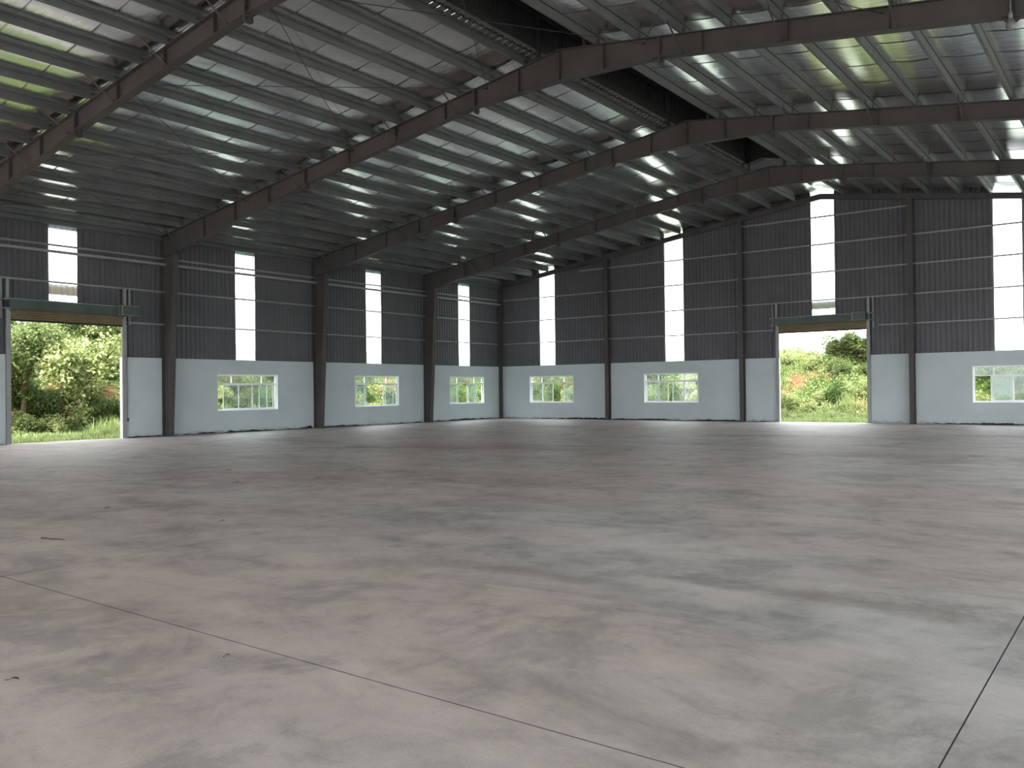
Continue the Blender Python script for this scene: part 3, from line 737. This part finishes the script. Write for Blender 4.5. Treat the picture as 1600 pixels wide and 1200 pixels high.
# ------------------------------------------------------------------ dirt along the foot of the walls, litter on the floor
random.seed(11)
def debris(axis, a, b, hmax, seed):
    rnd = random.Random(seed); mb = MB(); u = a; n = 0; vs = []
    h = .02; w = .05
    while u < b:
        h = max(.008, min(hmax, h+rnd.uniform(-.022, .022))); w = max(.03, min(.22, w+rnd.uniform(-.04, .04)))
        for t, z in ((.0, h*rnd.uniform(.8, 1.1)), (w*.45, h*rnd.uniform(.5, .9)), (w, .001)):
            vs.append((t+.004, u, z) if axis == 'y' else (u, -t-.004, z))
        u += rnd.uniform(.05, .10); n += 1
    for i in range(n-1):
        for k in range(2): mb.f.append((3*i+k, 3*i+3+k, 3*i+4+k, 3*i+1+k))
    mb.v = vs
    for _ in range(int((b-a)*7)):
        uu_ = rnd.uniform(a, b); tt = rnd.uniform(.05, .22); s_ = rnd.uniform(.01, .035); c = (tt, uu_, s_*.4) if axis == 'y' else (uu_, -tt, s_*.4)
        pts = [(c[0]+rnd.uniform(-1, 1)*s_, c[1]+rnd.uniform(-1, 1)*s_, max(.001, c[2]+rnd.uniform(-1, 1)*s_)) for _ in range(4)]
        mb.add(pts, [(0, 1, 2), (0, 2, 3), (0, 3, 1), (1, 3, 2)])
    return mb
segsL = [(-20.9, -14.1, .16, 1, 'between the second and third columns'), (-13.5, -6.75, .09, 2, 'between the first and second columns'), (-6.2, -.3, .10, 3, 'by the far corner'), (-22.7, -21.4, .05, 6, 'right of the roller door')]
for a, b, h, sd, nm in segsL:
    o = solo('soil_debris', debris('y', a, b, h, sd), 'dirt', f'dark soil and debris along the foot of the left wall {nm}', 'debris', kind='stuff')
for a, b, h, sd, nm in ((.3, 7.1, .10, 4, 'by the far corner'), (7.5, 14.6, .08, 5, 'between the first and second columns'), (14.9, 16.2, .03, 7, 'left of the roller door'), (22.5, 29.5, .06, 8, 'right of the third column')):
    solo('soil_debris', debris('x', a, b, h, sd), 'dirt', f'dark soil and debris along the foot of the back wall {nm}', 'debris', kind='stuff')
rnd = random.Random(5); mb = MB()
for i in range(26):
    c = (25.4+rnd.gauss(0, .35), -.28+rnd.gauss(0, .07), 0); s_ = rnd.uniform(.05, .11)
    mb.lathe((c[0], c[1], .001), [(s_*1.3, 0), (s_, s_*.5), (s_*.5, s_*.8), (0, s_*.85)], 5)
solo('soil_heap', mb, 'dirt', 'small heap of dark soil on the floor under the rightmost window', 'debris', kind='stuff')
def onfloor(px, py):
    v = d+rr*((px-800)/FPX)+uu*((600-py)/FPX); t = -CZ/v.z; return CX+v.x*t, CY+v.y*t
def dry_leaf(px, py, L, w, ang, label):
    x, y = onfloor(px, py); mb = MB(); n = 6; vs = []
    for i in range(n+1):
        t = i/n; ww = w*math.sin(math.pi*min(1, max(.03, t)))**.8; zc = .006+.35*w*math.sin(math.pi*t)+.02*L*t
        for k, e in ((-1, .35), (0, 0), (1, .35)):
            lx, ly = (t-.5)*L, k*ww; vs.append((x+lx*math.cos(ang)-ly*math.sin(ang), y+lx*math.sin(ang)+ly*math.cos(ang), zc+e*ww+.002))
    mb.add(vs, [(3*i+k, 3*i+k+1, 3*i+k+4, 3*i+k+3) for i in range(n) for k in (0, 1)])
    le = solo('dry_leaf', mb, 'dry', label, 'leaf', 'dry leaves on the floor')
    part('stalk', MB().tube((x-.5*L*math.cos(ang), y-.5*L*math.sin(ang), .006), (x-.8*L*math.cos(ang), y-.8*L*math.sin(ang), .004), .0025, 5), 'dry', le)
dry_leaf(22, 1064, .07, .016, .5, 'dark curled dry leaf on the floor near the lower left corner')
dry_leaf(356, 1026, .035, .010, 1.1, 'tiny dark dry leaf on the floor above the long joint')
dry_leaf(168, 795, .09, .02, .2, 'dark dry leaf on the floor below the left roller door')
dry_leaf(348, 815, .06, .018, .9, 'dark dry leaf on the floor beside the faint joint line')
dry_leaf(358, 735, .11, .025, .4, 'dark speck of dry leaf far back on the floor before the left wall')
dry_leaf(370, 754, .11, .02, .7, 'dry leaf lying just nearer than the far dark speck')
dry_leaf(496, 748, .08, .02, .7, 'small dry leaf out on the open floor towards the middle')
x, y = onfloor(82, 843); tw = MB()
for i in range(5): tw.tube((x-.15+.06*i, y-.05+.02*i+.01*(i % 2), .008), (x-.09+.06*i, y-.03+.02*i+.01*((i+1) % 2), .008), .012-.0015*i, 6, .0105-.0015*i)
solo('dry_palm_scrap', tw, 'dry', 'brown dried twig lying on the floor at the left', 'twig')

# ------------------------------------------------------------------ outside: terrain
def hsh(x, y):
    return .5*math.sin(x*.53+1.3*math.sin(y*.31))+.35*math.sin(y*.71+x*.2+2)+.2*math.sin(x*1.7+y*1.3)
def sm(a, b, t):
    t = max(0, min(1, (t-a)/(b-a))); return t*t*(3-2*t)
def ground(x, y):
    dl, db = -x, y; dd = max(dl, db)
    fade = sm(-34, -29, y)            # the bank ends beyond the left door
    top_l = 3.7; top_b = 3.3
    H = (top_l+1.0*sm(-13, -17, y) if dl > db else top_b)
    z = -.06+H*sm(4.6, 9.5, dd+.6*hsh(x, y))*fade+.02*max(0, dd-9)*fade
    return z+(.22*hsh(x*1.3, y*1.3)*sm(4, 7, dd))*fade
def grid(xs, ys):
    mb = MB(); n = len(ys)
    mb.v = [(x, y, ground(x, y)) for x in xs for y in ys]
    for i in range(len(xs)-1):
        for j in range(n-1):
            mb.f.append((i*n+j, (i+1)*n+j, (i+1)*n+j+1, i*n+j+1))
    return mb
fr_ = lambda a, b, s_: [a+s_*i for i in range(int(round((b-a)/s_))+1)]
tr = grid(fr_(-40, -.2, .4975), fr_(-90, -28.2, .8239)); solo('terrain', tr, 'redyard', 'flat bare red earth beyond the left end of the left wall', None, kind='structure', smooth=True)
tr = grid(fr_(-40, -.2, .4975), fr_(-28.2, .2, .71)); solo('terrain', tr, 'soil', 'red earth bank with weeds rising behind the left wall', None, kind='structure', smooth=True)
tr = grid(fr_(-40, 90, .8125), fr_(.2, 45, .56)); solo('terrain', tr, 'soil', 'red earth bank with weeds rising behind the back wall', None, kind='structure', smooth=True)
solo('forecourt', MB().box(-.2, SPAN+60, -140, -LEN, -.3, -.06), 'yard', 'flat pale earth yard outside the front of the hall', None, kind='structure')
solo('side_yard', MB().box(SPAN+.2, SPAN+60, -LEN, .2, -.3, -.06), 'yard', 'flat pale earth yard outside the right wall', None, kind='structure')

# ------------------------------------------------------------------ outside: plants
def leaf(mb, c, L, w, dr, nr):
    """pointed leaf folded along its midrib"""
    dr = dr.normalized(); sd = dr.cross(nr)
    if sd.length < 1e-4: sd = dr.orthogonal()
    sd.normalize(); up = sd.cross(dr)
    p = [c, c+dr*L*.5+sd*w+up*w*.35, c+dr*L, c+dr*L*.5-sd*w+up*w*.35]
    o = len(mb.v); mb.v += [tuple(q) for q in p]; mb.f += [(o, o+1, o+2), (o, o+2, o+3)]
def rv(rnd): 
    while True:
        v = Vector((rnd.uniform(-1, 1), rnd.uniform(-1, 1), rnd.uniform(-1, 1)))
        if .05 < v.length < 1: return v.normalized()
def bush_meshes(seed, rx, rz, nb, nl, L, w, kind='round', m='leaf_mid'):
    rnd = random.Random(seed); f = MB(); st = MB()
    for _ in range(nb):
        v = rv(rnd); v.z = abs(v.z)*1.0; c = Vector((v.x*rx*.75, v.y*rx*.75, .12+v.z*rz*.8))*rnd.uniform(.45, 1)
        br = rnd.uniform(.24, .42)*min(rx, rz)
        st.tube((c.x*.15, c.y*.15, -.15), tuple(c), .025, 5, .010)
        for _ in range(nl//nb):
            q = rv(rnd); p = c+q*br*rnd.uniform(.55, 1.08)
            if p.z < .0: p.z = rnd.uniform(0, .2)
            if kind == 'feather':
                ax = Vector((q.x, q.y, q.z*.4+.1)).normalized(); sd = ax.cross(Vector((0, 0, 1))).normalized()
                for j in range(5):
                    for s_ in (-1, 1): leaf(f, p+ax*(j*L*.55), L, w, sd*s_+ax*.5+Vector((0, 0, -.1)), Vector((0, 0, 1)))
            else:
                dr = (q+rv(rnd)*.8+Vector((0, 0, -.15))); leaf(f, p, L*rnd.uniform(.7, 1.25), w*rnd.uniform(.8, 1.2), dr, q+Vector((0, 0, .6)))
    return f.mesh('foliage', m), st.mesh('stem', 'bark')
def tuft_mesh(seed, n, h, m='leaf_grass'):
    rnd = random.Random(seed); f = MB()
    for _ in range(n):
        a = rnd.uniform(0, 6.28); r_ = abs(rnd.gauss(0, .13)); x, y = r_*math.cos(a), r_*math.sin(a); hh = h*rnd.uniform(.5, 1.1); b = rnd.uniform(.15, .7)*hh; w = rnd.uniform(.008, .018)
        dx, dy = math.cos(a+rnd.uniform(-.8, .8)), math.sin(a+rnd.uniform(-.8, .8)); px, py = -dy*w, dx*w
        o = len(f.v)
        f.v += [(x-px, y-py, -.05), (x+px, y+py, -.05), (x+dx*b*.35+px*.8, y+dy*b*.35+py*.8, hh*.6), (x+dx*b*.35-px*.8, y+dy*b*.35-py*.8, hh*.6), (x+dx*b, y+dy*b, hh)]
        f.f += [(o, o+1, o+2, o+3), (o+3, o+2, o+4)]
    return f.mesh('grass_tuft', m)
KIND = {
    'light': [bush_meshes(21, .95, 1.25, 15, 2600, .13, .036, 'round', 'leaf_light'), bush_meshes(22, 1.1, 1.0, 15, 2600, .12, .04, 'round', 'leaf_light')],
    'mid': [bush_meshes(31, 1.0, 1.1, 15, 2800, .11, .03, 'round', 'leaf_mid'), bush_meshes(32, .9, 1.4, 15, 2800, .12, .033, 'round', 'leaf_mid')],
    'dark': [bush_meshes(41, 1.05, 1.3, 15, 2600, .11, .032, 'round', 'leaf_dark')],
    'feather': [bush_meshes(51, 1.1, 1.5, 16, 480, .075, .018, 'feather', 'leaf_mid'), bush_meshes(52, 1.1, 1.5, 16, 480, .075, .018, 'feather', 'leaf_light')],
    'dry': [bush_meshes(61, .9, .8, 12, 1500, .12, .012, 'round', 'leaf_dry')],
}
TUFTS = [tuft_mesh(71, 60, .42), tuft_mesh(72, 60, .6), tuft_mesh(73, 50, .8)]
DESC = {'light': 'pale yellow-green leafy bush', 'mid': 'mid green leafy bush', 'dark': 'deep green leafy bush', 'feather': 'feathery-leaved green shrub', 'dry': 'dry brown vine tangle'}
rb_ = random.Random(99)
def bush(kind, x, y, sc, where, z=None):
    fm, sm_ = rb_.choice(KIND[kind]); zz = ground(x, y) if z is None else z
    o = bpy.data.objects.new('vine_tangle' if kind == 'dry' else 'bush', None); COL.objects.link(o); o.location = (x, y, zz-.05); o.rotation_euler = (0, 0, rb_.uniform(0, 6.28)); o.scale = (sc, sc, sc*rb_.uniform(.85, 1.15))
    tag(o, f'{DESC[kind]} {where}', 'bush', f'{DESC[kind]} {where}')
    for nm, me in (('foliage', fm), ('stem', sm_)):
        c = bpy.data.objects.new(nm, me); COL.objects.link(c); c.parent = o
    return o
# openings as (wall, from, to, phrase); plants stand where the lines of sight through them (with a margin) reach the bank
def spot_left(yw, dx):      # point on the sight line through (0, yw) at distance dx outside the left wall
    return -dx, yw+(yw-CY)/CX*dx
def spot_back(xw, dy):
    return xw+(xw-CX)/(-CY)*dy, dy
rb_ = random.Random(4)
def nth(i, n): return 'leftmost' if i == 0 else 'rightmost' if i == n-1 else f'{ORD[i]} from left'
def row(spot, a, b, dist, n, kinds, sc, place, opening):
    ws = sorted(a+(b-a)*(i+.5)/n+rb_.uniform(-.25, .25) for i in range(n))
    pts = [p for p in (spot(w, dist+rb_.uniform(-.4, .4)) for w in ws) if not bare(*p, .15)]; n = len(pts)
    for i, (x, y) in enumerate(pts):
        o = bush(rb_.choice(kinds), x, y, sc*rb_.uniform(.8, 1.2), '')
        k = o['label'].strip(); o['label'] = f'{k}, {nth(i, n)}, {place} outside the {opening}'; o['group'] = f'bushes {place} outside the {opening}'
# left roller door
lo, hi = -28.0, -21.6
row(spot_left, lo, hi, 5.0, 13, ['mid', 'dark', 'feather', 'mid', 'light', 'dry'], .6, 'low on bank', 'left doorway')
row(spot_left, -23.9, hi, 5.9, 5, ['dry', 'dark', 'dry', 'mid'], 1.1, 'overhanging low', 'left doorway')
row(spot_left, lo, hi, 6.3, 11, ['feather', 'dark', 'light', 'mid'], .95, 'partway up bank', 'left doorway')
row(spot_left, lo, hi, 7.6, 9, ['feather', 'light', 'feather', 'mid'], 1.05, 'high on bank', 'left doorway')
row(spot_left, lo, hi, 9.2, 8, ['light', 'feather', 'mid'], 1.25, 'on crest', 'left doorway')
# left windows
for (a, b), nm in zip(EW, ('left corner window', 'left middle window', 'left third window')):
    row(spot_left, a-.9, b+.9, 5.2, 6, ['light', 'mid', 'dark'], .55, 'low on bank', nm)
    row(spot_left, a-.9, b+.9, 6.4, 6, ['mid', 'dark', 'light', 'mid'], .65, 'partway up bank', nm)
    row(spot_left, a-.9, b+.9, 7.8, 5, ['mid', 'dark', 'light', 'dry'], .7, 'high on bank', nm)
    row(spot_left, a-.9, b+.9, 9.4, 4, ['mid', 'light'], .6, 'on crest', nm)
# back windows
for (a, b), nm in zip(GW, ('back corner window', 'back second window', 'back right window')):
    row(spot_back, a-.9, b+.9, 4.8, 6, ['mid', 'light', 'dark'], .6, 'low on bank', nm)
    row(spot_back, a-.9, b+.9, 6.0, 6, ['mid', 'dark', 'light', 'mid'], .75, 'partway up bank', nm)
    row(spot_back, a-.9, b+.9, 7.4, 5, ['mid', 'dark', 'light', 'mid'], .8, 'high on bank', nm)
    row(spot_back, a-.9, b+.9, 9.2, 4, ['mid', 'light'], .6, 'on crest', nm)
# back roller door
lo, hi = 15.6, 21.3
row(spot_back, lo, hi, 4.6, 8, ['light', 'mid', 'light'], .42, 'low on bank', 'back doorway')
row(spot_back, lo, hi, 5.7, 9, ['light', 'mid', 'dry', 'light'], .62, 'partway up bank', 'back doorway')
row(spot_back, lo, hi, 6.9, 8, ['light', 'dark', 'dry', 'light'], .72, 'high on bank', 'back doorway')
row(spot_back, lo, hi, 8.2, 8, ['light', 'mid', 'mid'], .6, 'near crest', 'back doorway')
row(spot_back, 16.0, 18.2, 9.8, 4, ['light', 'mid'], .42, 'on crest at left', 'back doorway')
row(spot_back, 18.8, 21.0, 9.8, 5, ['light', 'feather', 'mid'], 1.25, 'on crest at right', 'back doorway')
row(spot_back, 16.0, 18.6, 14.0, 4, ['light', 'feather'], .8, 'far beyond the crest', 'back doorway')

# trees
def tree_mesh(seed, H, spread, m, n_leaf, L, w):
    rnd = random.Random(seed); tk = MB(); lf = MB(); tips = []
    def grow(p, dr, ln, r_, lev):
        q = p+dr*ln; tk.tube(tuple(p), tuple(q), r_, 6, r_*.7)
        if lev == 0: tips.append((q, dr)); return
        for _ in range(3 if lev > 1 else 3):
            nd = (dr+rv(rnd)*spread+Vector((0, 0, .12))).normalized(); grow(q, nd, ln*rnd.uniform(.62, .85), r_*.62, lev-1)
            tips.append((p+(q-p)*rnd.uniform(.5, 1), nd))
    grow(Vector((0, 0, -.2)), Vector((.08, .05, 1)).normalized(), H*.32, .09, 3)
    for _ in range(n_leaf):
        c, dr = rnd.choice(tips); p = c+rv(rnd)*rnd.uniform(.05, .42); leaf(lf, p, L*rnd.uniform(.7, 1.2), w, rv(rnd)+dr*.4+Vector((0, 0, -.2)), rv(rnd)+Vector((0, 0, 1)))
    return tk.mesh('trunk', 'bark'), lf.mesh('crown', m)
def tree(meshes, x, y, sc, label, rz=0.0):
    o = empty('tree', (x, y, ground(x, y)), label, 'tree', 'trees outside the hall'); o.scale = (sc, sc, sc); o.rotation_euler = (0, 0, rz)
    for nm, me in zip(('trunk', 'crown'), meshes):
        c = bpy.data.objects.new(nm, me); COL.objects.link(c); c.parent = o
T1 = tree_mesh(5, 3.6, .85, 'leaf_light', 5200, .15, .05); T2 = tree_mesh(8, 3.4, .8, 'leaf_mid', 5200, .12, .035)
x, y = spot_left(-24.6, 4.9); tree(T1, x, y, 1.3, 'yellow-green leafy tree filling the middle of the left roller doorway')
x, y = spot_left(-26.4, 5.6); tree(T2, x, y, 1.3, 'darker green tree at the left edge of the left roller doorway', 1.0)
x, y = spot_left(-23.2, 7.4); tree(T2, x, y, 1.0, 'green tree on the bank at the right of the left roller doorway', 2.4)
x, y = spot_left(-27.6, 7.0); tree(T1, x, y, 1.0, 'pale tree just beyond the left edge of the left roller doorway', 4.4)
x, y = spot_left(-17.4, 6.4); tree(T2, x, y, .7, 'green tree behind the left window nearest the roller door', 5.0)
x, y = spot_back(3.4, 6.0); tree(T1, x, y, .7, 'yellow-green tree behind the back window nearest the corner', 5.0)
x, y = spot_back(26.0, 6.0); tree(T2, x, y, .75, 'green tree behind the rightmost back window', 3.0)

# grass outside the doors: uncountable
def grass_field(name, spot, a, b, d0, d1, n, label, seed):
    rnd = random.Random(seed); f = MB()
    for _ in range(n):
        w = rnd.uniform(a, b); x, y = spot(w, rnd.uniform(d0, d1))
        if bare(x, y, rnd.uniform(-.5, .1)): continue
        z = ground(x, y); h = rnd.uniform(.06, .26)*(1+.5*hsh(x*2, y*2)); an = rnd.uniform(0, 6.28); ww = rnd.uniform(.010, .022); b_ = rnd.uniform(.2, .7)*h
        dx, dy = math.cos(an), math.sin(an); px, py = -dy*ww, dx*ww; o = len(f.v)
        f.v += [(x-px, y-py, z-.02), (x+px, y+py, z-.02), (x+dx*b_*.4+px*.8, y+dy*b_*.4+py*.8, z+h*.6), (x+dx*b_*.4-px*.8, y+dy*b_*.4-py*.8, z+h*.6), (x+dx*b_, y+dy*b_, z+h)]
        f.f += [(o, o+1, o+2, o+3), (o+3, o+2, o+4)]
    solo(name, f, 'leaf_grass', label, 'grass', kind='stuff')
grass_field('grass', spot_left, -28.2, -21.4, .5, 5.2, 8000, 'bright green grass growing outside the left roller door', 1)
grass_field('grass', spot_back, 15.2, 21.7, .5, 9.5, 10000, 'bright green grass and weeds outside the back roller door', 2)
rb_ = random.Random(12)
for spot, a, b, d0, d1, n, nm in ((spot_left, -24.2, -22.6, 1.6, 4.5, 14, 'at right of the left doorway'), (spot_back, 19.0, 20.6, 5.5, 7.5, 12, 'on bank at right of the back doorway'), (spot_back, 16.4, 20.4, 2.5, 4.5, 16, 'in front of the bank outside the back doorway')):
    for i, w in enumerate(sorted(rb_.uniform(a, b) for _ in range(n))):
        x, y = spot(w, rb_.uniform(d0, d1)); o = bpy.data.objects.new('grass_clump', rb_.choice(TUFTS)); COL.objects.link(o)
        o.location = (x, y, ground(x, y)); o.rotation_euler = (0, 0, rb_.uniform(0, 6)); tag(o, f'tall grass clump, {nth(i, n)}, {nm}', 'grass clump', f'grass clumps {nm}')

# low weeds that cover the bank: uncountable
def weeds(spot, a, b, d0, d1, n, m, label, seed):
    rnd = random.Random(seed); f = MB()
    for _ in range(n):
        w = rnd.uniform(a, b); x, y = spot(w, rnd.uniform(d0, d1))
        if bare(x, y, rnd.uniform(-.5, .1)): continue
        p = Vector((x, y, ground(x, y)+rnd.uniform(0, .28)*(1+.8*hsh(x*3, y*3))))
        leaf(f, p, rnd.uniform(.08, .17), rnd.uniform(.025, .045), rv(rnd)+Vector((0, 0, .2)), rv(rnd)+Vector((0, 0, 1)))
    solo('undergrowth', f, m, label, 'weeds', kind='stuff')
for k, ((a, b), nm, m) in enumerate(zip(EW, ('left corner window', 'left middle window', 'left third window'), ('leaf_mid', 'leaf_light', 'leaf_mid'))):
    weeds(spot_left, a-.8, b+.8, 3.5, 11, 7000, m, f'low leafy weeds covering the bank outside the {nm}', 80+k)
for k, ((a, b), nm, m) in enumerate(zip(GW, ('back corner window', 'back second window', 'back right window'), ('leaf_mid', 'leaf_light', 'leaf_mid'))):
    weeds(spot_back, a-.8, b+.8, 3.2, 11, 7000, m, f'low leafy weeds covering the bank outside the {nm}', 90+k)
weeds(spot_left, -28.0, -21.6, 4.2, 11, 9000, 'leaf_mid', 'low leafy weeds covering the bank outside the left doorway', 97)
weeds(spot_back, 15.6, 21.3, 4.0, 11, 9000, 'leaf_light', 'low leafy weeds covering the bank outside the back doorway', 98)
